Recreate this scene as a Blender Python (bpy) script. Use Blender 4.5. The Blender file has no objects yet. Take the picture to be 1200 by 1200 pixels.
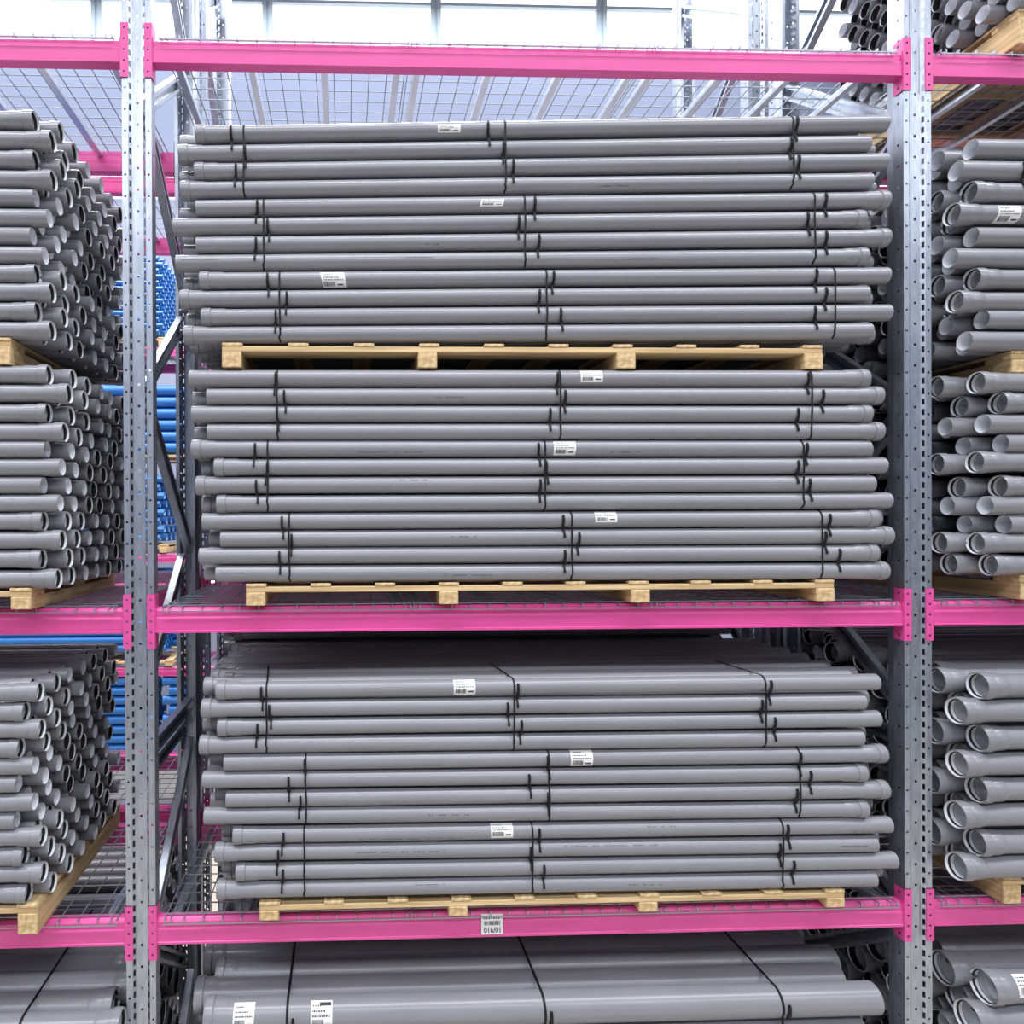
import bpy, math, random
import numpy as np
from mathutils import Matrix, Vector

rnd = random.Random(7)
S = bpy.context.scene
COL = S.collection
PI = math.pi

# ------------------------------------------------------------------ camera
F_PX, CX, CY = 798.193, 430.965, 614.134
YAW, PITCH, ROLL = 0.03244, -0.00339, -0.00423
CAM = np.array([0.72455, -2.37934, 2.9])


def basis():
    cy, sy = math.cos(YAW), math.sin(YAW)
    R = np.array([[cy, sy, 0], [-sy, cy, 0], [0, 0, 1]])
    f = R @ np.array([0, math.cos(PITCH), math.sin(PITCH)])
    r = R @ np.array([1.0, 0, 0])
    u = np.cross(r, f)
    c, s = math.cos(ROLL), math.sin(ROLL)
    return c * r + s * u, -s * r + c * u, f


RB, UB, FB = basis()
cam = bpy.data.cameras.new('camera')
camo = bpy.data.objects.new('camera', cam)
COL.objects.link(camo)
camo.matrix_world = Matrix(((RB[0], UB[0], -FB[0], CAM[0]), (RB[1], UB[1], -FB[1], CAM[1]),
                            (RB[2], UB[2], -FB[2], CAM[2]), (0, 0, 0, 1)))
cam.sensor_fit = 'HORIZONTAL'
cam.sensor_width = 36.0
cam.lens = F_PX / 1200 * 36
cam.shift_x = (600 - CX) / 1200
cam.shift_y = (CY - 600) / 1200
cam.clip_end = 200
S.camera = camo

# ------------------------------------------------------------------ light
S.view_settings.view_transform = 'Standard'
S.view_settings.look = 'None'
S.view_settings.gamma = 1.0
S.view_settings.use_curve_mapping = False
S.view_settings.exposure = 0.36
W = bpy.data.worlds.new('world')
S.world = W
W.use_nodes = True
bg = W.node_tree.nodes['Background']
bg.inputs[0].default_value = (0.84, 0.92, 1.0, 1)
bg.inputs[1].default_value = 2.2


def area(name, loc, sx, sy, energy, color, rot=(0, 0, 0)):
    d = bpy.data.lights.new(name, 'AREA')
    d.shape = 'RECTANGLE'
    d.size, d.size_y, d.energy, d.color = sx, sy, energy, color
    o = bpy.data.objects.new(name, d)
    o.location, o.rotation_euler = loc, rot
    COL.objects.link(o)
    return o


area('aisle_lamp', (1.2, -2.6, 10.6), 16, 1.2, 1050, (0.93, 0.96, 1.0))
area('front_hall_lamp', (1.2, -5.6, 7.5), 16, 1.2, 520, (0.93, 0.96, 1.0))
area('back_aisle_lamp', (0.5, 2.95, 9.0), 14, 0.8, 1150, (1.0, 0.97, 0.93))
area('wall_aisle_lamp', (0.5, 6.3, 10.5), 14, 0.8, 420, (0.85, 0.92, 1.0))


# ------------------------------------------------------------------ measuring helper
def at(px, py, Y):
    """point of the photograph's pixel on the upright plane at depth Y: X, Z"""
    d = FB + RB * (px - CX) / F_PX + UB * (CY - py) / F_PX
    t = (Y - CAM[1]) / d[1]
    return CAM[0] + t * d[0], CAM[2] + t * d[2]


# ------------------------------------------------------------------ materials
def mat(name, color, rough=0.5, metal=0.0, noise=0.0, nscale=(20, 20, 20), bump=0.0, color2=None, spec=0.5, detail=4.0):
    m = bpy.data.materials.new(name)
    m.use_nodes = True
    nt = m.node_tree
    b = nt.nodes['Principled BSDF']
    b.inputs['Base Color'].default_value = (*color, 1)
    b.inputs['Roughness'].default_value = rough
    b.inputs['Metallic'].default_value = metal
    b.inputs['Specular IOR Level'].default_value = spec
    if noise or bump:
        tc = nt.nodes.new('ShaderNodeTexCoord')
        mp = nt.nodes.new('ShaderNodeMapping')
        mp.inputs['Scale'].default_value = nscale
        nz = nt.nodes.new('ShaderNodeTexNoise')
        nz.inputs['Detail'].default_value = detail
        nz.inputs['Scale'].default_value = 1.0
        nt.links.new(tc.outputs['Object'], mp.inputs['Vector'])
        nt.links.new(mp.outputs['Vector'], nz.inputs['Vector'])
        if noise:
            cr = nt.nodes.new('ShaderNodeValToRGB')
            c2 = color2 or tuple(min(1, c * (1 + noise)) for c in color)
            c1 = tuple(c * (1 - noise) for c in color)
            cr.color_ramp.elements[0].position = 0.35
            cr.color_ramp.elements[1].position = 0.68
            cr.color_ramp.elements[0].color = (*c1, 1)
            cr.color_ramp.elements[1].color = (*c2, 1)
            nt.links.new(nz.outputs['Fac'], cr.inputs['Fac'])
            nt.links.new(cr.outputs['Color'], b.inputs['Base Color'])
        if bump:
            bp = nt.nodes.new('ShaderNodeBump')
            bp.inputs['Strength'].default_value = bump
            bp.inputs['Distance'].default_value = 0.002
            nt.links.new(nz.outputs['Fac'], bp.inputs['Height'])
            nt.links.new(bp.outputs['Normal'], b.inputs['Normal'])
    return m


M_PVC = mat('grey_pvc', (0.238, 0.238, 0.264), 0.28, noise=0.07, nscale=(3, 30, 30))
M_BORE = mat('pale_pipe_bore', (0.82, 0.84, 0.90), 0.45)
M_SEAL = mat('black_rubber', (0.012, 0.012, 0.013), 0.6)
M_PINK = mat('pink_paint', (0.70, 0.078, 0.315), 0.36, noise=0.05, nscale=(4, 30, 30))
M_STEEL = mat('galvanised_steel', (0.43, 0.465, 0.54), 0.36, metal=0.85, noise=0.13, nscale=(60, 60, 14))
M_ZINC = mat('bright_zinc', (0.80, 0.83, 0.88), 0.28, metal=0.9)
M_WIRE = mat('zinc_wire', (0.36, 0.39, 0.44), 0.35, metal=0.7)
M_WOODX = mat('pine_along_x', (0.60, 0.40, 0.19), 0.7, noise=0.25, nscale=(2.5, 60, 60), bump=0.25, color2=(0.76, 0.56, 0.31))
M_WOODY = mat('pine_along_y', (0.60, 0.40, 0.19), 0.7, noise=0.25, nscale=(60, 2.5, 60), bump=0.25, color2=(0.76, 0.56, 0.31))
M_STRAP = mat('black_strap', (0.008, 0.008, 0.010), 0.6, spec=0.25)
M_PAPER = mat('white_paper', (0.80, 0.80, 0.80), 0.6)
M_INK = mat('black_ink', (0.03, 0.03, 0.035), 0.6)
M_FAINT = mat('faded_print', (0.10, 0.10, 0.115), 0.5)
M_BLUE = mat('blue_plastic', (0.025, 0.17, 0.52), 0.38, noise=0.06, nscale=(3, 30, 30))
M_BLUEIN = mat('pale_blue_bore', (0.35, 0.55, 0.80), 0.5)
M_FLOOR = mat('pale_concrete', (0.60, 0.55, 0.47), 0.4, noise=0.06, nscale=(0.8, 0.8, 0.8))
M_WALL = mat('lavender_cladding', (0.26, 0.285, 0.40), 0.6, noise=0.03, nscale=(1, 1, 1))
M_CEIL = mat('pale_ceiling', (0.30, 0.32, 0.35), 0.7, noise=0.03, nscale=(1, 1, 1))
M_DARK = mat('grey_hall_wall', (0.17, 0.18, 0.21), 0.6, noise=0.03, nscale=(1, 1, 1))
M_FRAME = mat('window_frame', (0.72, 0.82, 0.88), 0.4)  # paled: glare of the bright sky is put into the colour
M_GLASS = bpy.data.materials.new('window_glass')
M_GLASS.use_nodes = True
_g = M_GLASS.node_tree.nodes['Principled BSDF']
_g.inputs['Transmission Weight'].default_value = 1.0
_g.inputs['Roughness'].default_value = 0.0
_g.inputs['IOR'].default_value = 1.1


# ------------------------------------------------------------------ mesh helpers
class MB:
    def __init__(s):
        s.v, s.f, s.m = [], [], []

    def add(s, v, f, m=0):
        o = len(s.v)
        s.v.extend(v)
        s.f.extend([tuple(i + o for i in q) for q in f])
        s.m.extend([m] * len(f))

    def box(s, x0, x1, y0, y1, z0, z1, m=0):
        v = [(x0, y0, z0), (x1, y0, z0), (x1, y1, z0), (x0, y1, z0), (x0, y0, z1), (x1, y0, z1), (x1, y1, z1), (x0, y1, z1)]
        s.add(v, [(3, 2, 1, 0), (4, 5, 6, 7), (0, 1, 5, 4), (1, 2, 6, 5), (2, 3, 7, 6), (3, 0, 4, 7)], m)

    def cbox(s, x0, x1, y0, y1, z0, z1, c=0.003, m=0):
        """box with chamfered vertical and horizontal edges"""
        pts = []
        for z, k in ((z0, 1), (z0 + c, 0), (z1 - c, 0), (z1, 1)):
            e = c if k else 0
            pts.append([(x0 + e + (c if not k else 0), y0 + e, z), (x1 - e - (c if not k else 0), y0 + e, z),
                        (x1 - e, y0 + e + (c if not k else 0), z), (x1 - e, y1 - e - (c if not k else 0), z),
                        (x1 - e - (c if not k else 0), y1 - e, z), (x0 + e + (c if not k else 0), y1 - e, z),
                        (x0 + e, y1 - e - (c if not k else 0), z), (x0 + e, y0 + e + (c if not k else 0), z)])
        v = [p for r in pts for p in r]
        f = [tuple(range(7, -1, -1)), tuple(range(24, 32))]
        for k in range(3):
            for i in range(8):
                j = (i + 1) % 8
                f.append((k * 8 + i, k * 8 + j, k * 8 + 8 + j, k * 8 + 8 + i))
        s.add(v, f, m)

    def lathe(s, prof, n, m=0, ms=None):
        """revolve (x, r) profile about the X axis; ms = material per segment"""
        v, f, mm = [], [], []
        for x, r in prof:
            for k in range(n):
                a = 2 * PI * k / n
                v.append((x, r * math.sin(a), r * math.cos(a)))
        for i in range(len(prof) - 1):
            for k in range(n):
                j = (k + 1) % n
                f.append((i * n + k, i * n + j, (i + 1) * n + j, (i + 1) * n + k))
                mm.append(ms[i] if ms else m)
        o = len(s.v)
        s.v.extend(v)
        s.f.extend([tuple(i + o for i in q) for q in f])
        s.m.extend(mm)

    def prism(s, prof, x0, x1, m=0):
        """extrude a closed (y, z) profile along X"""
        n = len(prof)
        v = [(x0, y, z) for y, z in prof] + [(x1, y, z) for y, z in prof]
        f = [(i, (i + 1) % n, n + (i + 1) % n, n + i) for i in range(n)]
        f += [tuple(range(n - 1, -1, -1)), tuple(range(n, 2 * n))]
        s.add(v, f, m)

    def ribbon(s, pts, w, t, m=0):
        """flat band through pts (in a YZ plane), w (number or list) wide along X, t thick"""
        n = len(pts)
        ws = w if isinstance(w, (list, tuple)) else [w] * n
        v, f = [], []
        for i, p in enumerate(pts):
            a, b = pts[max(i - 1, 0)], pts[min(i + 1, n - 1)]
            dy, dz = b[1] - a[1], b[2] - a[2]
            L = math.hypot(dy, dz) or 1
            ny, nz = -dz / L * t / 2, dy / L * t / 2
            h = ws[i] / 2
            v += [(p[0] - h, p[1] - ny, p[2] - nz), (p[0] + h, p[1] - ny, p[2] - nz),
                  (p[0] + h, p[1] + ny, p[2] + nz), (p[0] - h, p[1] + ny, p[2] + nz)]
        for i in range(n - 1):
            for k in range(4):
                j = (k + 1) % 4
                f.append((i * 4 + k, i * 4 + j, i * 4 + 4 + j, i * 4 + 4 + k))
        f += [(3, 2, 1, 0), tuple(n * 4 - 4 + k for k in range(4))]
        s.add(v, f, m)

    def strip(s, p0, p1, z0, n, pitch, hw, hh, rnd_=True, m=0):
        """sheet strip in plan from p0 to p1 with n cells, each with one punched hole"""
        dx, dy = p1[0] - p0[0], p1[1] - p0[1]
        Lw = math.hypot(dx, dy)
        U = [(0, 0), (.5, 0), (1, 0), (1, .5), (1, 1), (.5, 1), (0, 1), (0, .5)]
        q = .7071 if rnd_ else 1.0
        H = [(-q, -q), (0, -1), (q, -q), (1, 0), (q, q), (0, 1), (-q, q), (-1, 0)]
        for k in range(n):
            zb = z0 + k * pitch
            v = []
            for (u, w) in U:
                v.append((p0[0] + dx * u, p0[1] + dy * u, zb + pitch * w))
            for (a, b) in H:
                u = .5 + a * hw / Lw
                v.append((p0[0] + dx * u, p0[1] + dy * u, zb + pitch * .5 + b * hh))
            s.add(v, [(i, (i + 1) % 8, 8 + (i + 1) % 8, 8 + i) for i in range(8)], m)

    def mesh(s, name, mats, smooth=None):
        me = bpy.data.meshes.new(name)
        me.from_pydata(s.v, [], s.f)
        for x in (mats if isinstance(mats, (list, tuple)) else [mats]):
            me.materials.append(x)
        if any(s.m):
            me.polygons.foreach_set('material_index', s.m)
        if smooth is not None:
            me.polygons.foreach_set('use_smooth', [True] * len(s.f))
            me.set_sharp_from_angle(angle=math.radians(smooth))
        me.update()
        return me


def ob(name, me, parent=None, loc=(0, 0, 0), rot=(0, 0, 0)):
    o = bpy.data.objects.new(name, me)
    COL.objects.link(o)
    o.location, o.rotation_euler = loc, rot
    if parent:
        o.parent = parent
    return o


def tag(o, label, cat, group=None, kind=None):
    o['label'] = label
    o['category'] = cat
    if group:
        o['group'] = group
    if kind:
        o['kind'] = kind
    return o


ORD = ['first', 'second', 'third', 'fourth', 'fifth', 'sixth', 'seventh', 'eighth', 'ninth', 'tenth', 'eleventh', 'twelfth',
       'thirteenth', 'fourteenth', 'fifteenth']

# ------------------------------------------------------------------ hall (setting)
RD = 0.776        # rack depth
POST_X = [-2.7576, 0.0099, 2.7774, 5.5449]
LV = {'lower': 1.437, 'middle': 2.5176, 'top': 4.488}      # underside of the beams
BH = 0.087                                                # beam height
b = MB(); b.box(-14, 18, -7, 7.85, -0.2, 0.0)
o = ob('floor', b.mesh('floor', M_FLOOR)); o['kind'] = 'structure'
b = MB(); b.box(-14, 18, -7, 7.85, 12.2, 12.4)
o = ob('ceiling', b.mesh('ceiling', M_CEIL)); o['kind'] = 'structure'
WY = 7.65
W_LO, W_HI = (at(165, 233, WY)[1], at(165, 233, WY)[1] + .56), (at(165, 68, WY)[1], 11.9)
b = MB()
for z0, z1 in ((0, W_LO[0]), (W_LO[1], W_HI[0]), (W_HI[1], 12.2)):
    b.box(-14, 18, WY, WY + 0.2, z0, z1)
o = ob('wall_back', b.mesh('wall_back', M_WALL)); o['kind'] = 'structure'
b = MB(); b.box(-14.2, -14, -7.2, 7.85, 0, 12.4)
o = ob('wall_left', b.mesh('wall_left', M_DARK)); o['kind'] = 'structure'
b = MB(); b.box(18, 18.2, -7.2, 7.85, 0, 12.4)
o = ob('wall_right', b.mesh('wall_right', M_DARK)); o['kind'] = 'structure'
b = MB(); b.box(-14, 18, -7.2, -7, 0, 12.4)
o = ob('wall_front', b.mesh('wall_front', M_DARK)); o['kind'] = 'structure'
MUL = [at(112, 20, WY)[0] + (at(706, 20, WY)[0] - at(112, 20, WY)[0]) / 3 * k for k in range(-4, 8)]
for wn, (z0, z1) in (('window_1', W_HI), ('window_2', W_LO)):
    b = MB()
    b.box(-14, 18, WY + 0.02, WY + 0.12, z0, z0 + 0.06); b.box(-14, 18, WY + 0.02, WY + 0.12, z1 - 0.06, z1)
    if wn == 'window_1':
        b.box(-14, 18, WY + 0.04, WY + 0.11, at(600, 4, WY)[1] - .02, at(600, 4, WY)[1] + .02)
    w = ob(wn, b.mesh('window_rails', M_FRAME)); w['kind'] = 'structure'
    b = MB(); b.box(-0.075, -0.02, 0, 0.1, z0 + 0.06, z1 - 0.06); b.box(0.02, 0.075, 0, 0.1, z0 + 0.06, z1 - 0.06)
    b.box(-0.02, 0.02, 0.03, 0.1, z0 + 0.06, z1 - 0.06)
    mm = b.mesh('mullion', M_FRAME)
    b = MB(); b.box(0.075, MUL[1] - MUL[0] - 0.075, 0.06, 0.07, z0 + 0.06, z1 - 0.06)
    gm = b.mesh('pane', M_GLASS)
    for x in MUL:
        ob('mullion', mm, w, (x, WY + 0.015, 0)); ob('pane', gm, w, (x, WY + 0.015, 0))

# ------------------------------------------------------------------ racks
HOLE_Z = at(159.3, 273, 0.011)[1] % 0.075 - 0.0375


def post_mesh():
    b = MB()
    n = 82
    z0 = HOLE_Z
    zf = z0 - 0.028
    for sgn in (-1, 1):
        b.strip((sgn * .0505, 0), (sgn * .030, 0), zf + .075, n - 1, .075, .0042, .0042)
        b.strip((sgn * .030, 0), (sgn * .019, .011), z0 + .075, (n - 1) * 2, .0375, .0042, .0105, False)
        b.strip((sgn * .0505, 0), (sgn * .0505, .048), zf + .075, n - 1, .075, .005, .005)
        zt = z0 + n * .075
        P = [(sgn * .0505, .048), (sgn * .041, .060), (sgn * .041, .084), (sgn * .026, .084)]
        for (a, c) in zip(P[:-1], P[1:]):
            b.add([(a[0], a[1], 0.0), (c[0], c[1], 0.0), (c[0], c[1], zt), (a[0], a[1], zt)], [(0, 1, 2, 3)])
        Q = [(sgn * .0505, .048), (sgn * .0505, 0), (sgn * .030, 0), (sgn * .019, .011)]
        for (a, c) in zip(Q[:-1], Q[1:]):
            b.add([(a[0], a[1], 0.0), (c[0], c[1], 0.0), (c[0], c[1], z0 + .06), (a[0], a[1], z0 + .06)], [(0, 1, 2, 3)])
    b.strip((-.019, .011), (.019, .011), z0, n, .075, .0052, .0052)
    return b.mesh('post', M_STEEL)


POST = post_mesh()
b = MB(); b.cbox(-.075, .075, -.02, .10, 0, .008, .002); FOOT = b.mesh('foot_plate', M_STEEL)
BR = {}


def brace_mesh(L, sg):
    k = (round(L, 3), sg)
    if k not in BR:
        b = MB()       # lipped C channel, open towards the near bay
        w, d, t = .056, .030, .002

        def bx(x0, x1, z0, z1):
            x0, x1 = sorted((sg * x0, sg * x1))
            b.box(x0, x1, 0, L, z0, z1)
        bx(-d / 2, -d / 2 + t, -w / 2, w / 2)
        bx(-d / 2, d / 2, w / 2 - t, w / 2); bx(-d / 2, d / 2, -w / 2, -w / 2 + t)
        bx(d / 2 - t, d / 2, -w / 2, -w / 2 + .014); bx(d / 2 - t, d / 2, w / 2 - .014, w / 2)
        BR[k] = b.mesh('brace', M_STEEL)
    return BR[k]


ZIG = [('r', 4.88, 'f', 4.36), ('f', 4.34, 'r', 3.85), ('r', 3.80, 'f', 3.34), ('f', 3.31, 'r', 2.78), ('r', 2.74, 'f', 2.24),
       ('f', 2.09, 'r', 2.09), ('f', 1.985, 'r', 1.985), ('r', 1.92, 'f', 1.42), ('f', 1.38, 'r', 0.92), ('r', 0.88, 'f', 0.36), ('f', 0.20, 'r', 0.20),
       ('r', 4.92, 'f', 5.40), ('f', 5.44, 'r', 5.95)]


def frame(x, y, label, dx=0.0):
    t = tag(ob('upright_frame', None, None, (x, y, 0)), label, 'rack upright', 'upright frames of the racks')
    ob('post', POST, t); ob('foot_plate', FOOT, t)
    ob('post', POST, t, (0, RD, 0), (0, 0, PI)); ob('foot_plate', FOOT, t, (0, RD, 0), (0, 0, PI))
    for i, (a, za, c, zc) in enumerate(ZIG):
        ya, yc = (0.068 if a == 'f' else .708), (0.068 if c == 'f' else .708)
        if ya > yc:
            ya, yc, za, zc = yc, ya, zc, za
        L = math.hypot(yc - ya, zc - za)
        ob('brace', brace_mesh(L, 1 if x < 1.4 else -1), t, ((0.012 if i % 2 else -0.020), ya, za), (math.atan2(zc - za, yc - ya), 0, 0))
    return t


BEAMS = {}
BPROF = [(-.002, 0), (-.002, .007), (.001, .009), (.001, .050), (.004, .055), (.004, .076), (.010, BH - .004), (.015, BH),
         (.042, BH), (.042, 0)]


def conn_mesh(sgn):
    """end connector at the left (sgn=+1: beam leaves to +X) of a beam; x = 0 at post centre"""
    b = MB()
    b.strip((sgn * .0270, -.004), (sgn * .0545, -.004), -.0525, 5, .0375, .004, .004)
    b.strip((sgn * .0545, -.004), (sgn * .0545, .042), -.0525, 5, .0375, .005, .005)
    b.add([(sgn * .027, -.004, -.0525), (sgn * .027, 0, -.0525), (sgn * .027, 0, .135), (sgn * .027, -.004, .135)], [(0, 1, 2, 3)])
    b.box(min(sgn * .0545, sgn * .058), max(sgn * .0545, sgn * .058), 0.0, .042, 0, BH)
    return b.mesh('end_connector', M_PINK)


CONN = (conn_mesh(1), conn_mesh(-1))
b = MB(); b.prism(BPROF, POST_X[0] - POST_X[0] + .058, POST_X[1] - POST_X[0] - .058); BEAM = b.mesh('beam', M_PINK, 25)


def beam(i, y, z, label, flip=False):
    """beam of bay i"""
    W_ = POST_X[1] - POST_X[0]
    if not flip:
        t = ob('rack_beam', BEAM, None, (POST_X[i], y, z))
    else:
        t = ob('rack_beam', BEAM, None, (POST_X[i + 1], y, z), (0, 0, PI))
    tag(t, label, 'rack beam', 'pink rack beams')
    ob('end_connector', CONN[0], t); ob('end_connector', CONN[1], t, (W_, 0, 0))
    return t


def deck_mesh(w):
    b = MB()
    r = .0018
    n = 14
    for x in [.004, .024] + [.07 + (w - .14) * k / (n - 3) for k in range(n - 2)] + [w - .024, w - .004]:
        b.box(x - r, x + r, -.004, RD + .004, .0005, .0005 + 2 * r)
        b.box(x - r, x + r, -.004 - 2 * r, -.004, -.013, .0047)
        b.box(x - r, x + r, RD + .004, RD + .004 + 2 * r, -.013, .0047)
    for k in range(12):
        y = .022 + .0665 * k
        b.box(0, w, y - r, y + r, .0048, .0048 + 2 * r)
    for y in (-.0104, RD + .0104):
        b.box(0, w, y - r, y + r, -.013, -.013 + 2 * r)
    return b.mesh('wire_deck', M_WIRE)


DW = 0.868
DECK = deck_mesh(DW)
b = MB()
b.box(-.012, .012, .043, RD - .043, -.024, -.021); b.box(-.012, -.010, .043, RD - .043, -.021, -.001); b.box(.010, .012, .043, RD - .043, -.021, -.001)
SUP = b.mesh('support_channel', M_ZINC)


def decks(i, y, z, where):
    for k, nm in enumerate(('left', 'middle', 'right')):
        x = POST_X[i] + .078 + k * (DW + .003)
        t = tag(ob('wire_mesh_deck', DECK, None, (x, y, z + BH)), f'zinc wire mesh deck, {nm} of three in {where}', 'shelf deck',
                'wire mesh decks of the racks')
        for xs in (.035, .30, .565, .83):
            ob('support_channel', SUP, t, (xs, 0, 0))


BAYS = ['left bay', 'centre bay', 'right bay']
for r_, (nm, y0, bays) in enumerate((('front rack', 0.0, (0, 1, 2)), ('second rack', 0.938, (0, 1, 2)), ('far rack', 4.17, (0, 1)))):
    for i, x in enumerate(POST_X):
        if nm == 'far rack' and i == 3:
            continue
        pos = ['left of the left bay', 'between left and centre bays', 'between centre and right bays', 'right of the right bay'][i]
        frame(x, y0, f'galvanised steel upright frame {pos}, {nm}')
    for i in bays:
        lv = dict(LV)
        if nm == 'far rack':
            lv['floor'] = 0.66
        for ln, z in lv.items():
            beam(i, y0, z, f'pink front beam of the {BAYS[i]}, {ln} level, {nm}')
            beam(i, y0 + RD, z, f'pink rear beam of the {BAYS[i]}, {ln} level, {nm}', True)
            decks(i, y0, z, f'the {BAYS[i]}, {ln} level, {nm}')

# location tag on the lower centre beam
bm_ = [o for o in COL.objects if o.get('label') == 'pink front beam of the centre bay, lower level, front rack'][0]
tx0, tz1 = at(564, 1071.5, -.004); tx1, tz0 = at(589.5, 1095, -.004)
lx0, lz0, tw, th = tx0 - POST_X[1], tz0 - LV['lower'], tx1 - tx0, tz1 - tz0
b = MB(); b.cbox(0, tw, -.0012, 0.0, 0, th, .0004)
plate = ob('location_tag', b.mesh('location_tag', M_PAPER), bm_, (lx0, -.0022, lz0)); plate['label'] = 'white barcode tag reading 016/01'
b = MB()
x = tw * .14
while x < tw * .84:
    wv = rnd.choice((.0010, .0014, .0022, .0028))
    b.box(x, x + wv, -.0018, -.0012, th * .46, th * .66); x += wv + rnd.choice((.0010, .0016, .0022))
for k in range(7):
    b.box(tw * (.12 + .11 * k), tw * (.12 + .11 * k + .055), -.0018, -.0012, th * .76, th * .82)
ob('barcode', b.mesh('barcode', M_INK), plate)
cu = bpy.data.curves.new('tag_text', 'FONT'); cu.body = '016/01'; cu.size = 1.0; cu.offset = 0.018
to = bpy.data.objects.new('tag_text', cu); COL.objects.link(to)
bpy.context.view_layer.update()
me = bpy.data.meshes.new_from_object(to.evaluated_get(bpy.context.evaluated_depsgraph_get()))
bpy.data.objects.remove(to)
xs = [v.co.x for v in me.vertices]; ys = [v.co.y for v in me.vertices]
k = tw * .76 / (max(xs) - min(xs)); kh = th * .27 / (max(ys) - min(ys))
for v in me.vertices:
    v.co = Vector(((v.co.x - min(xs)) * k + tw * .12, -.0019, (v.co.y - min(ys)) * kh + th * .09))
me.materials.clear(); me.materials.append(M_INK)
ob('lettering', me, plate)

# ------------------------------------------------------------------ pipes
KIND = {  # body radius, socket radius
    'small': (.0290, .0338), 'mid': (.0340, .0400), 'large': (.0400, .0490), 'floor': (.0525, .0600)}
TUBES, SOCK, SEAL = {}, {}, {}


def tube_prof(L, R, a=0.0, c=0.0):
    w = R * .085
    return [(a, R - w), (a, R - .001), (a + .001, R), (L - c - .001, R), (L - c, R - .001), (L - c, R - w), (a, R - w)]


def sock_prof(R, Rb):
    w = R * .085
    q = Rb - R
    return [(.085, R + .0001), (.074, R + q * .42), (.036, R + q * .45), (.033, R + q * .30), (.031, Rb), (.008, Rb), (.003, Rb - .0008), (.000, Rb - .002),
            (.000, R + q * .45), (.004, R + q * .2), (.030, R + q * .2), (.030, R - w), (.05, R - w)]


def get_tube(L, kind, sl, sr, n=24):
    key = (round(L, 2), kind, sl, sr)
    if key not in TUBES:
        R = KIND[kind][0]
        b = MB(); b.lathe(tube_prof(key[0], R, .03 if sl else 0, .03 if sr else 0), n, ms=[0, 0, 0, 0, 0, 1])
        TUBES[key] = b.mesh('pipe_tube', [M_PVC, M_BORE], 35)
    return TUBES[key], key[0]


def get_sock(kind):
    if kind not in SOCK:
        R, Rb = KIND[kind]
        b = MB(); b.lathe(sock_prof(R, Rb), 24, ms=[0] * 8 + [1, 1, 0, 1]); SOCK[kind] = b.mesh('socket', [M_PVC, M_BORE], 30)
        q = Rb - R
        b = MB(); b.lathe([(.009, R + q * .2 + .0004), (.007, R - R * .02), (.013, R - R * .05), (.019, R + q * .2 + .0004)], 24)
        SEAL[kind] = b.mesh('seal_ring', M_SEAL, 30)
    return SOCK[kind], SEAL[kind]


STUFF = {}      # template arrays for the joined remainder


def add_pipe(p0, p1, kind, sock, label, group):
    """p0 left end, p1 right end (axis), sock in 'L','R',None"""
    d = Vector(p1) - Vector(p0)
    me, L = get_tube(d.length, kind, sock == 'L', sock == 'R')
    o = ob('plastic_pipe', me, None, p0, (0, -math.asin(d.z / d.length), math.atan2(d.y, d.x)))
    tag(o, label, 'pipe', group)
    if sock:
        sm, rm = get_sock(kind)
        for nm, m_ in (('socket', sm), ('seal_ring', rm)):
            ob(nm, m_, o, (0 if sock == 'L' else L, 0, 0), (0, 0, 0 if sock == 'L' else PI))
    return o


REST = []       # (p0, p1, kind, sock)
PIPES = {}      # (stack, row, col) -> object
CAND = []       # (priority, args)


def queue(pri, key, p0, p1, kind, sock, label, group):
    CAND.append((pri, key, p0, p1, kind, sock, label, group))


def look(sock, visible):
    if sock is None or sock not in visible:
        return 'plain-ended grey pipe'
    return 'grey pipe with socket'


def stack(key, phrase, rows, side, kind, Y0, ncol, pitch, length, out_even, socks, bcols, stag, nind, dx_col=0.0, pri=0):
    """rows: measured end points. side 'C': (xl, yl, xr, yr); 'L' pile: right ends; 'R' pile: left ends"""
    info = []
    for i, row in enumerate(rows):
        sk = socks[i]
        for c in range(ncol):
            Y = Y0 + c * pitch + (0 if c == 0 else rnd.uniform(-.004, .004))
            s = sk
            if (c // bcols) % 2 == 1:       # the bundle behind lies the other way round
                s = {'L': 'R', 'R': 'L'}.get(sk)
            if side == 'C':
                x0, z0 = at(row[0], row[1], Y0); x1, z1 = at(row[2], row[3], Y0)
            elif side == 'L':
                x1, z1 = at(row[0], row[1], Y0); x0, z0 = x1 - length, z1
            else:
                x0, z0 = at(row[0], row[1], Y0); x1, z1 = x0 + length, z0
            if c:
                st = 0 if c % 2 == 0 else (-1 if key == 'R2' or (i % 2 == 0) == out_even else 1)
                dx = st * stag + rnd.uniform(-.008, .008) + dx_col * c
                x0 += dx; x1 += dx
            if c == 0:
                info.append((x0, z0, x1, z1))
            vis = 'LR' if side == 'C' else ('R' if side == 'L' else 'L')
            lab = f'{look(s, vis)}, {ORD[i]} row down, {ORD[c]} from the front, {phrase}'
            p0, p1 = (x0, Y, z0), (x1, Y, z1)
            if c < nind or (key == 'C3' and i == 0):
                queue(pri + c * 10 + (0 if side != 'C' else (25 if c else -5)), (key, i, c), p0, p1, kind, s, lab, f'grey pipes of the {phrase}')
            else:
                REST.append((p0, p1, kind, s))
    return info


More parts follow.
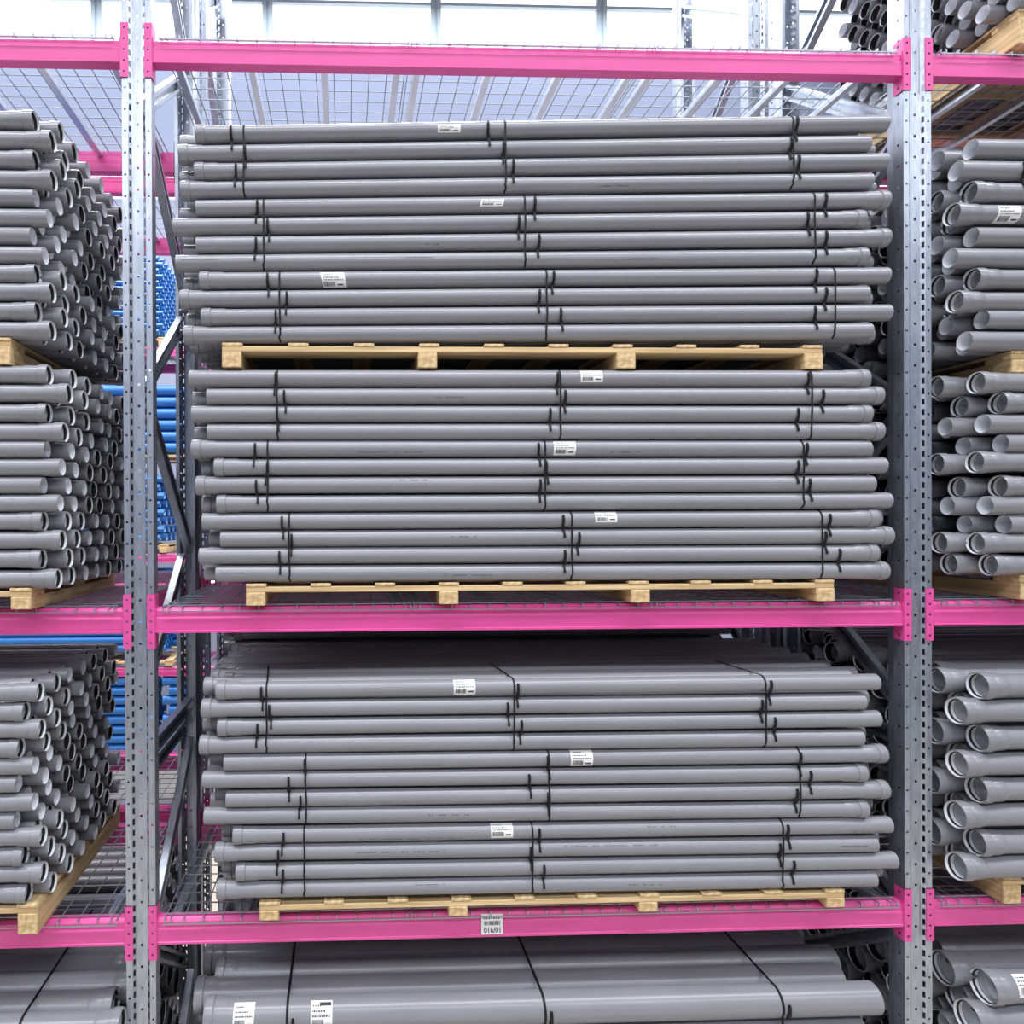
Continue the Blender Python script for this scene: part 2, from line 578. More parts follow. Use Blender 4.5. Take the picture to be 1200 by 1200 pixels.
T1 = [(230, 159.2, 1036.7, 145.7), (210.7, 182, 1016.7, 169.5), (229.3, 202.8, 1036, 190.3), (213.3, 224.3, 1019.3, 213.3),
      (230.7, 245.3, 1039, 235.3), (204, 267, 1010.7, 257.7), (231, 288.2, 1039, 279.3), (207.3, 309.5, 1012, 301.7),
      (235, 329.7, 1038.7, 323.3), (212.3, 351.5, 1014, 345), (237.3, 372.5, 1041.3, 366.7), (216.7, 393.3, 1016.7, 388.3)]
T2 = [(222.7, 444, 1012.7, 444), (243.3, 465, 1029.3, 464), (225.7, 485.5, 1015, 485.3), (244, 506.7, 1030, 505.7),
      (225.7, 526.3, 1016.7, 525.7), (252.3, 547.7, 1036, 545.7), (230.7, 569, 1019.3, 566.7), (255, 590.7, 1039, 586.7),
      (238, 611.3, 1025, 607.3), (259.3, 631.7, 1042.3, 627.3), (234.3, 651.7, 1022.3, 647.7), (254, 672.3, 1037.3, 668.7)]
T3 = [(254.3, 809, 1027.3, 799), (237.3, 830, 1009.3, 821.7), (256, 851.3, 1028.3, 841.7), (235, 872.7, 1006.7, 863.7),
      (263.3, 893, 1033.3, 882.7), (238.3, 913.3, 1010, 904.7), (265.7, 935.7, 1035.7, 924.7), (240, 955.7, 1011.7, 946.7),
      (274, 977.7, 1042.3, 965.7), (252.7, 998, 1022.7, 988), (277.3, 1020.3, 1046, 1007.3), (255, 1041.7, 1024.3, 1028.3)]
S_LRL, S_RLR = ['L'] * 4 + ['R'] * 4 + ['L'] * 4, ['R'] * 4 + ['L'] * 4 + ['R'] * 4
YC = -0.015
I1 = stack('C1', 'upper centre stack', T1, 'C', 'small', YC, 13, .0625, 0, True, S_LRL, 5, .060, 2)
I2 = stack('C2', 'middle centre stack', T2, 'C', 'small', YC, 13, .0625, 0, False, S_RLR, 5, .055, 2)
I3 = stack('C3', 'lower centre stack', T3, 'C', 'small', YC, 13, .0625, 0, True, S_LRL, 5, .055, 2)
L1 = [(41.7, 142.5), (62.3, 166), (42.7, 188.7), (63.3, 211.7), (42.3, 232.4), (58.3, 256.3), (39, 277.3), (53.3, 300), (44.3, 321.7),
      (61.7, 343.3), (45, 365.7), (61.7, 388)]
L2 = [(58.3, 439.3), (81.7, 461.3), (57.3, 484.3), (76.7, 506.7), (55.7, 526.7), (73.3, 547.7), (51.7, 568.7), (71, 589.7), (52.3, 610.7),
      (74, 632.7), (50.7, 655), (69, 678)]
L3 = [(47.5, 810.6), (31, 833.8), (49.4, 853.8), (25, 876.5), (41.9, 897), (22, 918), (41, 939.4), (19.8, 961), (51, 979.4), (29.8, 1002.5),
      (51.9, 1022), (34, 1045.7)]
S_R = ['R'] * 4 + ['L'] * 4 + ['R'] * 4
YL = -0.06
stack('L1', 'upper left stack', L1, 'L', 'small', YL, 13, .0625, 2.42, True, S_R, 5, -.058, 4, pri=3)
stack('L2', 'middle left stack', L2, 'L', 'small', YL, 13, .0625, 2.42, True, S_R, 4, -.058, 4, pri=3)
stack('L3', 'lower left stack', L3, 'L', 'small', YL, 13, .0625, 2.42, False, S_R, 4, -.055, 4, pri=3)
R1 = [(1136.7, 175.5), (1120, 201), (1134.3, 226.5), (1115, 251.7), (1137.7, 278.3), (1113.3, 303), (1138.3, 327.5), (1118.3, 354),
      (1150, 375), (1130, 400)]
R2 = [(1143.3, 448.7), (1169, 472.5), (1151, 497), (1172.3, 520), (1141.7, 541.7), (1169, 570), (1154, 592.5), (1175.7, 614.5),
      (1142.7, 636.7), (1157.7, 662)]
R3 = [(1145, 803.5), (1120, 833), (1145, 865), (1120.7, 895), (1143.3, 924.7), (1119, 954.7), (1141.7, 986.7), (1120, 1015.3)]
S1 = ['R', 'R', 'L', 'L', 'R', 'R', 'L', 'L', 'R', 'R']
S2 = ['L', 'L', 'R', 'R', 'L', 'L', 'R', 'R', 'L', 'L']
stack('R1', 'upper right stack', R1, 'R', 'mid', -.03, 11, .073, 2.4, True, S1, 20, .058, 3, pri=2)
stack('R2', 'middle right stack', R2, 'R', 'mid', -.03, 11, .073, 2.4, True, S2, 20, .075, 3, pri=2)
stack('R3', 'lower right stack', R3, 'R', 'large', -.035, 9, .088, 2.4, True, ['L'] * 8, 20, .085, 3, pri=2)

# floor-level stacks (seen mostly from above) and the stack on the top right deck


def layer_stack(key, phrase, kind, Y0, pitch, ncol, nrow, front, length, side, sk, nind, stag=.05, par=0, vp=None):
    """front = (left x, left y, right x, right y) or single end of the front pipe of the top layer"""
    R = KIND[kind][0]
    vp = vp or 2 * R + .003
    for i in range(nrow):
        for c in range(ncol):
            Y = Y0 + c * pitch
            if side == 'C':
                x0, z0 = at(front[0], front[1], Y0); x1, z1 = at(front[2], front[3], Y0)
            elif side == 'R':
                x0, z0 = at(front[0], front[1], Y0); x1, z1 = x0 + length, z0
            else:
                x1, z1 = at(front[0], front[1], Y0); x0, z0 = x1 - length, z1
            dx = (stag if (i + c + par) % 2 else 0) + rnd.uniform(-.006, .006) if (i or c) else 0
            z = -i * vp
            p0, p1 = (x0 + dx, Y, z0 + z), (x1 + dx, Y, z1 + z)
            lab = f'thick grey pipe, {ORD[i]} layer down, {ORD[c]} from the front, {phrase}'
            if (i == 0 and c < nind) or (i == 1 and c < 2) or (key == 'RT' and c < 5):
                queue(i + c, (key, i, c), p0, p1, kind, sk, lab, f'grey pipes of the {phrase}')
            else:
                REST.append((p0, p1, kind, sk))


layer_stack('CF', 'floor centre stack', 'floor', 0.0, .105, 8, 9, (241, 1190, 1022, 1169), 0, 'C', 'L', 4, -.06, 0, .112)
layer_stack('LF', 'floor left stack', 'floor', -.02, .105, 8, 9, (143, 1204, 0, 0), 2.42, 'L', 'R', 5, -.06, 0, .112)
layer_stack('RF', 'floor right stack', 'floor', 0.0, .105, 8, 9, (1152, 1156, 0, 0), 2.4, 'R', 'L', 4, -.06, 0, .112)
# stack on the top deck of the right bay: three visible rows, ends flush
RTX, RTZ = at(1187, 2, -.03)
for i in range(13):       # counted from the bottom row upwards
    for c in range(13):
        out = (i + c) % 2
        x0 = RTX - (.055 if out else 0) + rnd.uniform(-.006, .006)
        p0 = (x0, -.03 + c * .0625, RTZ + i * .0625); p1 = (x0 + 2.42, p0[1], p0[2])
        sk = 'L' if (c // 4 + i // 4) % 2 == 1 else 'R'
        lab = f'{look(sk, "L")}, {ORD[i]} row up, {ORD[c]} from the front, topmost right stack'
        if i < 3 and c < 6 and (out or c == 0):
            queue(3 + c, ('RT', i, c), p0, p1, 'small', sk, lab, 'grey pipes of the topmost right stack')
        else:
            REST.append((p0, p1, 'small', sk))
# grey stacks in the second rack; centre and right added to block back light
for (x0, x1, zb, nr) in ((0.12, 2.62, 2.70, 18), (0.12, 2.62, 1.62, 11), (2.95, 5.3, 2.70, 18), (3.2, 5.3, 1.62, 9), (.3, 2.5, .15, 14), (3.1, 5.3, .15, 14),
                         (-2.5, -.25, .15, 13)):
    for i in range(nr):
        for c in range(8):
            j = (i + c) % 2 * .05
            REST.append(((x0 + j, 1.03 + c * .083, zb + .03 + i * .078), (x1 + j, 1.03 + c * .083, zb + .03 + i * .078), 'mid', 'L' if i % 8 < 4 else 'R'))

# unseen pipes added behind the camera to darken reflections and front fill
for i in range(34):
    for c in range(2):
        for x0 in (-6.0, -3.3, -0.6, 2.1, 4.8):
            REST.append(((x0, -4.8 - c * .078, .15 + i * .078), (x0 + 2.6, -4.8 - c * .078, .15 + i * .078), 'mid', None))
CAND.sort(key=lambda t: t[0])
for n_, (pri, key, p0, p1, kind, sk, lab, grp) in enumerate(CAND):
    if n_ < 300:
        PIPES[key] = add_pipe(p0, p1, kind, sk, lab, grp)
    else:
        REST.append((p0, p1, kind, sk))


def template(kind, sk, n=14):
    """unit pipe: x in [0,1] for the tube (scaled later), socket kept apart at the end"""
    R, Rb = KIND[kind]
    b = MB()
    b.lathe([(0, R * .915), (0, R), (1, R), (1, R * .915), (0, R * .915)], n, ms=[0, 0, 0, 2])
    nt_ = len(b.v)
    if sk:
        pr = sock_prof(R, Rb)[:-1]
        b.lathe(pr, n, ms=[0] * 8 + [2, 1] + [0])
    return np.array(b.v), b.f, b.m, nt_


TPL, V, Fc, Mi, off = {}, [], [], [], 0
for p0, p1, kind, sk in REST:
    if (kind, bool(sk)) not in TPL:
        TPL[(kind, bool(sk))] = template(kind, sk)
    v, f, m_, nt_ = TPL[(kind, bool(sk))]
    v = v.copy()
    L = p1[0] - p0[0]
    v[:nt_, 0] *= L
    if sk == 'L':
        lo = v[:nt_, 0] < .01
        v[:nt_][lo, 0] += .03
    elif sk == 'R':
        v[nt_:, 0] = L - v[nt_:, 0]
        hi = v[:nt_, 0] > L - .01
        v[:nt_][hi, 0] -= .03
    v[:, 2] += v[:, 0] / L * (p1[2] - p0[2])
    v += np.array(p0)
    V.append(v)
    fa = np.array(f) + off
    Fc.append(fa); Mi.extend(m_); off += len(v)
V = np.concatenate(V); Fc = np.concatenate(Fc)
me = bpy.data.meshes.new('pipe_pile')
me.vertices.add(len(V)); me.vertices.foreach_set('co', V.ravel())
me.loops.add(len(Fc) * 4); me.loops.foreach_set('vertex_index', Fc.ravel())
me.polygons.add(len(Fc)); me.polygons.foreach_set('loop_start', np.arange(0, len(Fc) * 4, 4))
me.materials.append(M_PVC); me.materials.append(M_SEAL); me.materials.append(M_BORE)
me.polygons.foreach_set('material_index', Mi)
me.polygons.foreach_set('use_smooth', [True] * len(Fc))
me.update(calc_edges=True); me.validate()
me.set_sharp_from_angle(angle=math.radians(35))
tag(ob('pipe_pile', me), 'grey pipes deep inside the stacks, plus ones added behind and opposite to cut light', 'pipes', kind='stuff')

# ------------------------------------------------------------------ stickers and printed marks on pipes


def patch(b, R, x0, x1, a0, a1, m=0, n=5, skew=0.0):
    """curved patch on a pipe about X; angle 0 faces the aisle (-Y), positive up"""
    v = []
    for k in range(n + 1):
        a = a0 + (a1 - a0) * k / n
        dx = skew * (k / n - .5)
        v += [(x0 + dx, -R * math.cos(a), R * math.sin(a)), (x1 + dx, -R * math.cos(a), R * math.sin(a))]
    b.add(v, [(2 * k, 2 * k + 1, 2 * k + 3, 2 * k + 2) for k in range(n)], m)


def sticker(key, px0, px1, py0, py1, skew=0.0, pipe_rows=None, yrow=None, big=False):
    o = PIPES[key]
    R = KIND['floor' if key[0].endswith('F') else ('mid' if key[0] == 'R1' else 'small')][0]
    Y = o.location.y - R * .8
    x0, z1 = at(px0, py0, Y); x1, z0 = at(px1, py1, Y)
    L = o.data.vertices[-1].co.x or 1
    zc = o.location.z + (x0 - o.location.x) * -math.tan(o.rotation_euler.y)
    lim = .97
    a0 = math.asin(max(-lim, min(lim, (z0 - zc) / R))); a1 = math.asin(max(-lim, min(lim, (z1 - zc) / R)))
    lx0, w = x0 - o.location.x, x1 - x0
    b = MB()
    patch(b, R + .0006, lx0, lx0 + w, a0, a1, 0, 6, skew)
    A = lambda t: a0 + (a1 - a0) * t
    r2 = R + .0011
    x = .08
    while x < .55:                       # barcode
        wv = rnd.choice((.012, .02, .03))
        patch(b, r2, lx0 + w * x, lx0 + w * (x + wv), A(.14), A(.42), 1, 2, skew * .28); x += wv + rnd.choice((.012, .02))
    for t, xa, xb in ((.5, .08, .92), (.64, .08, .7), (.80, .1, .5)):      # lines of small print
        x = xa
        while x < xb:
            wv = rnd.uniform(.02, .09)
            patch(b, r2, lx0 + w * x, lx0 + w * min(xb, x + wv), A(t), A(t + .05), 1, 1, 0); x += wv + .03
    patch(b, r2, lx0 + w * .66, lx0 + w * .9, A(.2), A(.28), 1, 1)
    if big:
        patch(b, r2, lx0 + w * .42, lx0 + w * .95, A(.82), A(.93), 1, 2)
    s = ob('paper_label', b.mesh('paper_label', [M_PAPER, M_INK]), o)
    s['label'] = 'white paper label with barcode'
    return s


sticker(('C1', 0, 0), 513, 539.5, 147, 156)
sticker(('C1', 4, 0), 563, 590, 234, 242.5, .006)
sticker(('C1', 8, 0), 377, 405, 319.5, 340, -.012)
sticker(('C2', 0, 0), 680, 706, 434.5, 448)
sticker(('C2', 4, 0), 648.5, 674.5, 517.5, 533)
sticker(('C2', 8, 0), 697, 722.5, 600, 612)
sticker(('C3', 0, 0), 531.5, 557, 798, 814)
sticker(('C3', 4, 0), 668.5, 694.5, 880, 898)
sticker(('C3', 8, 0), 575, 601, 964, 981)
sticker(('CF', 0, 0), 273, 298, 1177, 1206, .002)
sticker(('CF', 0, 0), 364, 389.5, 1178, 1206, 0, big=True)
sticker(('R1', 3, 0), 1168, 1195, 241, 260, .006)
sticker(('RF', 0, 0), 1192, 1222, 1144, 1166, .01)

for key, px0, px1 in ((('C1', 3, 0), 440, 482), (('C1', 3, 0), 1105 - 400, 745), (('C1', 7, 0), 475, 508), (('C1', 6, 0), 500, 520), (('C1', 7, 0), 738, 772),
                      (('C1', 7, 0), 213, 255), (('C2', 4, 0), 420, 495), (('C2', 4, 0), 716, 750), (('C2', 1, 0), 510, 545), (('C2', 6, 0), 468, 500),
                      (('C2', 9, 0), 528, 558), (('C2', 11, 0), 520, 575), (('C2', 11, 0), 258, 296), (('C3', 7, 0), 500, 550), (('C3', 7, 0), 752, 785),
                      (('C3', 8, 0), 420, 540), (('C3', 8, 0), 758, 792), (('C3', 9, 0), 415, 520), (('C3', 9, 0), 660, 770), (('C3', 11, 0), 485, 520),
                      (('C3', 11, 0), 735, 775), (('C3', 9, 0), 985, 1015), (('C3', 11, 0), 985, 1020), (('C3', 8, 0), 1000, 1035)):
    o = PIPES[key]
    R = KIND['small'][0]
    x0 = at(px0, 500, o.location.y - R)[0] - o.location.x; x1 = at(px1, 500, o.location.y - R)[0] - o.location.x
    a = rnd.choice((-.55, .5, .1, -.3))
    b = MB()
    x = x0
    while x < x1:
        wv = rnd.uniform(.003, .012)
        patch(b, R + .0005, x, x + wv, a, a + .10, 0, 1); x += wv + rnd.choice((.002, .003, .004, .02))
    ob('printed_marking', b.mesh('printed_marking', M_FAINT), o)

# ------------------------------------------------------------------ straps and ties


def row_z(info, i, x):
    x0, z0, x1, z1 = info[i]
    return z0 + (z1 - z0) * (x - x0) / (x1 - x0)


def strap_set(info, phrase, r0, px_long, ties, side, bnd, over=0.0):
    R = KIND['small'][0]
    ymid = {}
    x = at(px_long, 500, YC - R)[0]
    pts = []
    zt = row_z(info, r0, x)
    if over:
        for k in range(7):
            pts.append((x + .004 * (k - 6), YC + over - over * k / 6, zt + R + .0012))
        a_list = (75, 60, 45, 30, 15, 0, -15)
    else:
        a_list = (80, 60, 40, 20, 0, -15)
    for a in a_list:
        a = math.radians(a)
        pts.append((x, YC - (R + .0012) * math.cos(a), zt + (R + .0012) * math.sin(a)))
    for r in (1, 2):
        pts.append((x + rnd.uniform(-.002, .002), YC - R - .0012, row_z(info, r0 + r, x)))
    zb = row_z(info, r0 + 3, x)
    for a in (10, -10, -30, -50, -70):
        a = math.radians(a)
        pts.append((x + rnd.uniform(-.003, .003), YC - (R + .0012) * math.cos(a), zb + (R + .0012) * math.sin(a)))
    b = MB(); b.ribbon(pts, .0058, .0014)
    tag(ob('bundle_strap', b.mesh('bundle_strap', M_STRAP)), f'long black strap around the {ORD[bnd]} bundle down, {side} side, {phrase}', 'strap',
        f'long straps on the {phrase}')
    for k, px in enumerate(ties):
        x = at(px, 500, YC - R)[0]
        za, zb = row_z(info, r0 + k, x), row_z(info, r0 + k + 1, x)
        g = (za + zb) / 2
        lean = rnd.uniform(-.004, .004)
        Rk = R + .0045
        pts, ws = [], []
        for a, w in ((30, .0068), (10, .0080), (-15, .0078), (-35, .0078)):
            a = math.radians(a); pts.append((x + lean, YC - Rk * math.cos(a), za + Rk * math.sin(a))); ws.append(w)
        pts.append((x, YC - R * .78, g)); ws.append(.0125)
        for a, w in ((48, .0062), (30, .0055), (12, .0062), (-4, .0072)):
            a = math.radians(a); pts.append((x - lean * .5, YC - Rk * math.cos(a), zb + Rk * math.sin(a))); ws.append(w)
        b = MB(); b.ribbon(pts, ws, .0042)
        tag(ob('cable_tie', b.mesh('cable_tie', M_STRAP)),
            f'short black tie over {ORD[r0 + k]} and {ORD[r0 + k + 1]} rows, {side} strap line, {phrase}', 'cable tie', f'short ties on the {phrase}')


SD = ('left', 'middle', 'right')
for info, phrase, sets in (
    (I1, 'upper centre stack', (((287, (273, 289, 277)), (593.5, (574.3, 591, 602.7)), (930.5, (934, 927.5, 937.5))),
                                ((310, (301.7, 315.7, 300)), (616, (627.7, 608.7, 631.7)), (955.5, (968.3, 948.3, 969))),
                                ((328.3, (315, 336, 323.3)), (641.3, (648.3, 632.3, 659)), (979, (956.7, 967.7, 956.7))))),
    (I2, 'middle centre stack', (((325, (322.3, 334.3, 326)), (657, (653.3, 662.3, 645)), (951.5, (947, 964.3, 935))),
                                 ((313.3, (297.7, 311.7, 301)), (639, (632.3, 641.3, 632.7)), (941.7, (945, 935, 950))),
                                 ((338.3, (331, 340.7, 327.3)), (670, (660.7, 677.3, 661.3)), (963.3, (972.3, 967.7, 983.7))))),
    (I3, 'lower centre stack', (((310.7, (305.7, 315.3, 299)), (601.7, (605.7, 594.7, 609)), (896.7, (902, 892, 907.7))),
                                ((356.5, (355.7, 336.7, 349)), (642.3, (642, 620, 641.3)), (937, (937, 949.3, 932.3))),
                                ((354, (328.7, 322.7, 328.3)), (622.7, (631, 620.7, 635.7)), (916.7, (923.7, 913.3, 928.7)))))):
    for bi, tri in enumerate(sets):
        for si, (pl, ties) in enumerate(tri):
            strap_set(info, phrase, bi * 4, pl, ties, SD[si], bi, over=.25 if (phrase.startswith('lower') and bi == 0) else 0.0)

# straps over the floor stacks
RF_ = KIND['floor'][0]


def floor_strap(key, px, py, phrase, side):
    o = PIPES[(key, 0, 0)]
    x = at(px, py, o.location.y - RF_ * .5)[0]
    z = o.location.z + (x - o.location.x) * -math.tan(o.rotation_euler.y)
    pts = []
    for c in range(6, 0, -1):
        y = o.location.y + .105 * c
        pts.append((x, y, z + RF_ + .0012))
    for a in (85, 65, 45, 25, 5, -15, -35):
        a = math.radians(a)
        pts.append((x, o.location.y - (RF_ + .0012) * math.cos(a), z + (RF_ + .0012) * math.sin(a)))
    pts.append((x, o.location.y - RF_ - .0012, z - .112)); pts.append((x, o.location.y - RF_ - .0012, z - .224))
    b = MB(); b.ribbon(pts, .0085, .0016)
    tag(ob('bundle_strap', b.mesh('bundle_strap', M_STRAP)), f'long black strap over the thick pipes, {side}, {phrase}', 'strap', f'straps on the {phrase}')
    b = MB()
    x += .02
    b.ribbon([(x, o.location.y - (RF_ + .004) * math.cos(a), z + (RF_ + .004) * math.sin(a)) for a in (.35, .15, -.1, -.35, -.6)], [.008, .010, .010, .012, .014], .005)
    tag(ob('cable_tie', b.mesh('cable_tie', M_STRAP)), f'short black tie on the front thick pipe, {side}, {phrase}', 'cable tie', f'ties on the {phrase}')


for px, sd in ((337, 'left side'), (637, 'middle'), (913, 'right side')):
    floor_strap('CF', px, 1190, 'floor centre stack', sd)
floor_strap('LF', 24, 1195, 'floor left stack', 'near its right end')
o = PIPES[('R1', 0, 0)]
R = KIND['mid'][0]
x = at(1196, 210, -.05)[0]
b = MB()
z0 = PIPES[('R1', 1, 0)].location.z; z1 = PIPES[('R1', 2, 0)].location.z
b.ribbon([(x, -.03 - (R + .004) * math.cos(a), z0 + (R + .004) * math.sin(a)) for a in (.5, .2, -.1, -.5)] + [(x, -.03 - R * .8, (z0 + z1) / 2)] +
         [(x, -.03 - (R + .004) * math.cos(a), z1 + (R + .004) * math.sin(a)) for a in (.7, .4, .1)], [.007, .008, .008, .008, .013, .006, .006, .007], .005)
tag(ob('cable_tie', b.mesh('cable_tie', M_STRAP)), 'short black tie over second and third rows of the upper right stack', 'cable tie')

# ------------------------------------------------------------------ pallets
PB = {}


def board(x, y, z, name, parent, loc):
    k = (round(x, 3), round(y, 3), round(z, 3))
    if k not in PB:
        b = MB(); b.cbox(0, k[0], 0, k[1], 0, k[2], .002)
        PB[k] = b.mesh('pallet_board', M_WOODX if x > y else M_WOODY)
    return ob(name, PB[k], parent, loc)


def pallet(skids, y0, z0, label, depth=.81, hs=.048, hb=.017, hd=.013, nb=10, skid_w=.066):
    """skids: left X of each runner; runners lie front to back, stringers across, deck boards front to back"""
    x0, x1 = skids[0], skids[-1] + skid_w
    t = tag(ob('wooden_pallet', None, None, (x0, y0, z0)), label, 'pallet', 'wooden pallets under the pipe stacks')
    for s in skids:
        board(skid_w, depth, hs, 'runner', t, (s - x0, 0, 0))
    for y in (0, depth * .5 - .05, depth - .10):
        board(x1 - x0, .10, hb, 'cross_board', t, (0, y + .003, hs))
    for k in range(nb):
        board(.07, depth, hd, 'deck_board', t, ((x1 - x0 - .07) * k / (nb - 1), .001, hs + hb))
    return t


def px_skids(l, y, Y):
    return [at(p, y, Y)[0] for p in l]


DT = lambda ln: LV[ln] + BH + .0092
PF = -.038


def ptop(info, i):
    return min(info[i][1], info[i][3]) - KIND['small'][0]


for skl, y, info, zb, lab in (((260, 490, 723, 943), 425, I1, None, 'long wooden pallet under the upper centre stack, resting on pipes'),
                              ((288, 515, 740, 957), 700, I2, DT('middle'), 'long wooden pallet under the middle centre stack'),
                              ((304, 526, 749, 969), 1060, I3, DT('lower'), 'long wooden pallet under the lower centre stack')):
    sk = px_skids(skl, y, PF)
    if zb is None:
        zb = max(I2[0][1], I2[0][3]) + KIND['small'][0] + .001
    top = ptop(info, 11)
    H = top - zb
    pallet(sk, PF, zb, lab, hs=H - .030, hb=.019, hd=.011)


def side_pallet(x_edge, right, y0, zb, top, label, n=4, w=2.15, depth=.83):
    H = top - zb
    if right:      # pallet runs to +X from x_edge
        sk = [x_edge + k * (w - .066) / (n - 1) for k in range(n)]
    else:
        sk = [x_edge - w + k * (w - .066) / (n - 1) for k in range(n)]
    return pallet(sk, y0, zb, label, depth=depth, hs=H - .030, hb=.019, hd=.011)


RS = KIND['small'][0]
zL = lambda r, Y: at(r[-1][0], r[-1][1], Y)[1]
ztopL2 = at(L2[0][0], L2[0][1], YL)[1] + RS
side_pallet(at(12, 415, -.085)[0], False, -.085, ztopL2 + .001, zL(L1, YL) - RS, 'wooden pallet under the upper left stack, resting on pipes')
side_pallet(at(36, 700, -.085)[0], False, -.085, DT('middle'), zL(L2, YL) - RS, 'wooden pallet under the middle left stack')
side_pallet(at(44, 1080, -.085)[0], False, -.085, DT('lower'), zL(L3, YL) - RS, 'wooden pallet under the lower left stack')
RM, RL_ = KIND['mid'][0], KIND['large'][0]
ztopR2 = at(R2[0][0], R2[0][1], -.03)[1] + RM
side_pallet(at(1186, 420, -.04)[0], True, -.04, ztopR2 + .001, zL(R1, -.03) - RM, 'wooden pallet under the upper right stack, resting on pipes')
side_pallet(at(1196, 690, -.04)[0], True, -.04, DT('middle'), zL(R2, -.03) - RM, 'wooden pallet under the middle right stack')
side_pallet(at(1176, 1045, -.04)[0], True, -.04, DT('lower'), zL(R3, -.035) - RL_, 'wooden pallet under the lower right stack')
side_pallet(at(1194, 40, -.04)[0], True, -.04, DT('top'), RTZ - RS, 'wooden pallet under the topmost right stack')
for key, xa, w in (('CF', .28, 2.2), ('LF', -2.3, 2.1), ('RF', 3.1, 2.1)):
    o = PIPES[(key, 0, 0)]
    zb = o.location.z - 8 * .112 - RF_
    side_pallet(xa, True, -.05, 0.0, max(.08, zb - (.02 if key == 'CF' else 0)), 'wooden pallet on the floor under the ' + {'C': 'centre', 'L': 'left', 'R': 'right'}[key[0]] + ' thick pipes')

# ------------------------------------------------------------------ far rack: blue pipes
BT = {}


def blue_pipe(x0, x1, Y, z, R, label, group, sock=None):
    k = (round(x1 - x0, 2), R)
    if k not in BT:
        b = MB(); b.lathe(tube_prof(k[0], R), 16); BT[k] = b.mesh('blue_tube', M_BLUE, 35)
    o = tag(ob('blue_pipe', BT[k], None, (x0, Y, z)), label, 'pipe', group)
    if sock:
        if ('s', R) not in BT:
            b = MB(); b.lathe(sock_prof(R, R * 1.14), 16); BT[('s', R)] = b.mesh('blue_socket', M_BLUE, 30)
        ob('socket', BT[('s', R)], o, (0 if sock == 'L' else k[0], 0, 0), (0, 0, 0 if sock == 'L' else PI))
    return o


for i, py in enumerate((458, 471.5, 485, 498.5, 512, 525)):
    z = at(195, py, 4.215)[1]
    blue_pipe(-3.4, -.55, 4.215, z, .052, f'thick blue pipe, {ORD[i]} row down, below the far top beam', 'blue pipes below the far top beam')
for i, py in enumerate((798, 809.5, 820.5, 832, 843, 854.5, 865.5, 876.5)):
    z = at(160, py, 4.215)[1]
    blue_pipe(-3.4, -1.11 - (.05 if i % 2 else 0), 4.215, z, .043, f'bright blue pipe, {ORD[i]} row down, left pile on the lowest far beam', 'left blue pile on the lowest far beam')
    blue_pipe(-1.03 + (.06 if i % 2 else 0), 1.4, 4.215, z, .043, f'bright blue socketed pipe, {ORD[i]} row down, right pile on the lowest far beam',
              'right blue pile on the lowest far beam', 'L')
for i in range(10):
    blue_pipe(-3.4, -1.0, 4.215, 1.70 + i * .078, .038, f'blue pipe, {ORD[i]} row up, on the lower deck of the far rack', 'blue pipes on the lower far deck')


def blue_fill(x0, x1, zs, R, label):
    b = MB()
    for z in zs:
        for c in (1, 2, 3, 4):
            vo = len(b.v)
            d = rnd.choice((0, .05))
            b.lathe([(x0 + d, R * .9), (x0 + d, R), (x1 + d, R), (x1 + d, R * .9)], 10)
            b.v[vo:] = [(p[0], p[1] + 4.215 + c * (2 * R + .02), p[2] + z) for p in b.v[vo:]]
    tag(ob('blue_pipe_pile', b.mesh('blue_pipe_pile', M_BLUE, 35)), label, 'pipes', kind='stuff')


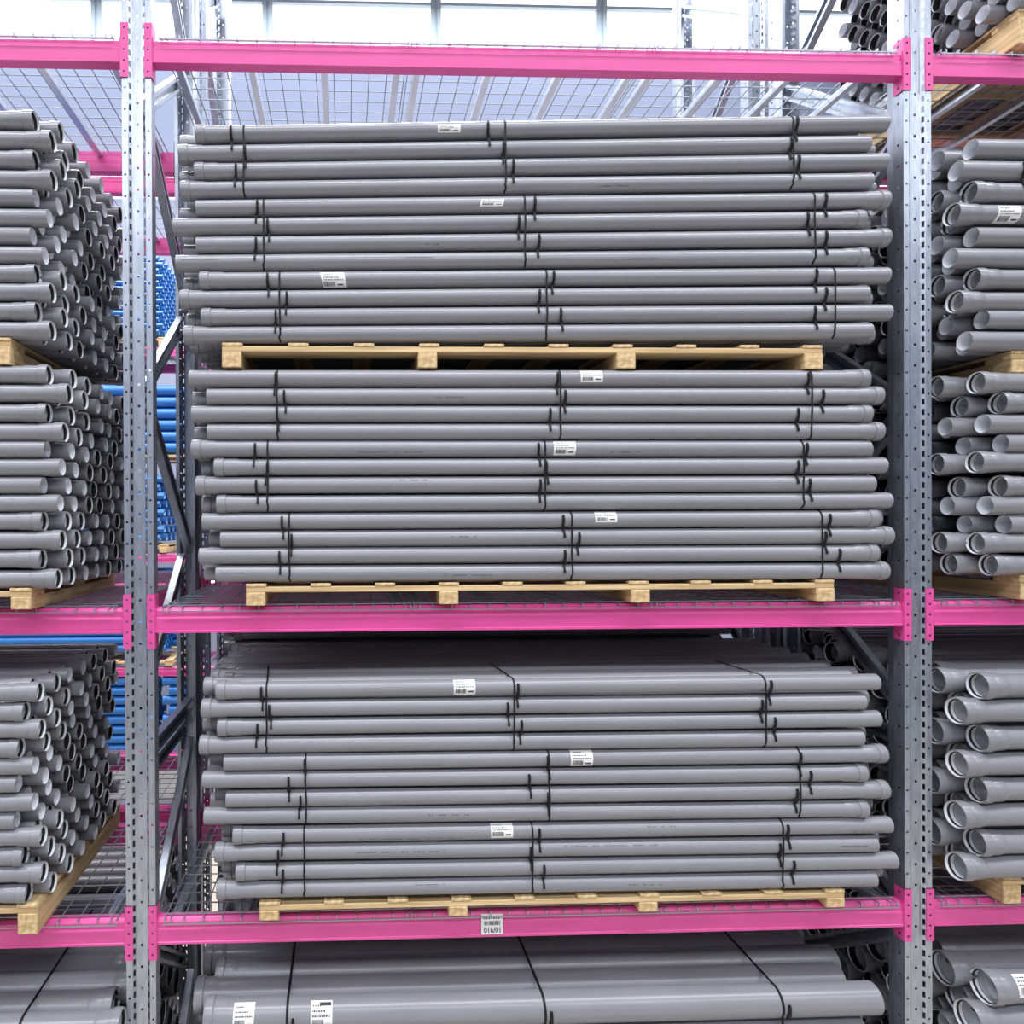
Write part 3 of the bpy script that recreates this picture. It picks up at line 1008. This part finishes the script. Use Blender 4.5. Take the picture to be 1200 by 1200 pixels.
blue_fill(-3.4, -.6, [at(195, py, 4.215)[1] for py in (458, 471.5, 485, 498.5, 512, 525)], .052, 'thick blue pipes behind the front row below the far top beam')
blue_fill(-3.4, -1.17, [at(160, py, 4.215)[1] for py in (798, 809.5, 820.5, 832, 843, 854.5, 865.5, 876.5)], .043, 'bright blue pipes behind the front of the left pile on the lowest far beam')
blue_fill(-.97, 1.4, [at(160, py, 4.215)[1] for py in (798, 809.5, 820.5, 832, 843, 854.5, 865.5, 876.5)], .043, 'bright blue pipes behind the front of the right pile on the lowest far beam')
blue_fill(-3.4, -1.0, [1.70 + i * .078 for i in range(10)], .038, 'blue pipes behind the front row on the lower far deck')


def blue_ends(name, x1, Y0, z0, z1, R, pitch, ncol, label, length=2.3):
    b = MB()
    n = int((z1 - z0) / pitch)
    for i in range(n):
        for c in range(ncol):
            x = x1 + (.04 if (i + c) % 2 else 0)
            y, z = Y0 + c * pitch * 1.05, z0 + R + i * pitch
            vo = len(b.v)
            b.lathe([(x - length, R), (x, R), (x, R * .84), (x - .12, R * .8), (x - .13, 0.001)], 8, ms=[0, 0, 1, 1])
            b.v[vo:] = [(p[0], p[1] + y, p[2] + z) for p in b.v[vo:]]
    tag(ob(name, b.mesh(name, [M_BLUE, M_BLUEIN], 35)), label, 'pipes', kind='stuff')


blue_ends('blue_pipe_pile', -1.05, 4.205, 4.70, 5.46, .027, .058, 12, 'tall pile of thin blue pipes on the top deck of the far rack')
blue_ends('blue_pipe_pile', -1.05, 4.21, 2.72, 3.44, .037, .080, 9, 'pile of blue pipes on the middle deck of the far rack')
pallet([-3.3, -2.5, -1.7, -1.0], 4.165, DT('lower'), 'wooden pallet under the blue pipes on the lower far deck', hs=.025)
pallet([-3.3, -2.5, -1.7, -1.05], 4.165, DT('middle'), 'wooden pallet under the blue pile on the middle far deck', hs=.05)
pallet([-3.3, -2.5, -1.7, -1.05], 4.165, DT('top'), 'wooden pallet under the thin blue pile on the top far deck', hs=.05)
pallet([-3.3, -2.5, -1.7, -.75], 4.165, at(195, 525, 4.215)[1] - .052 - .085, 'wooden pallet between the two blue piles of the far rack', hs=.05)
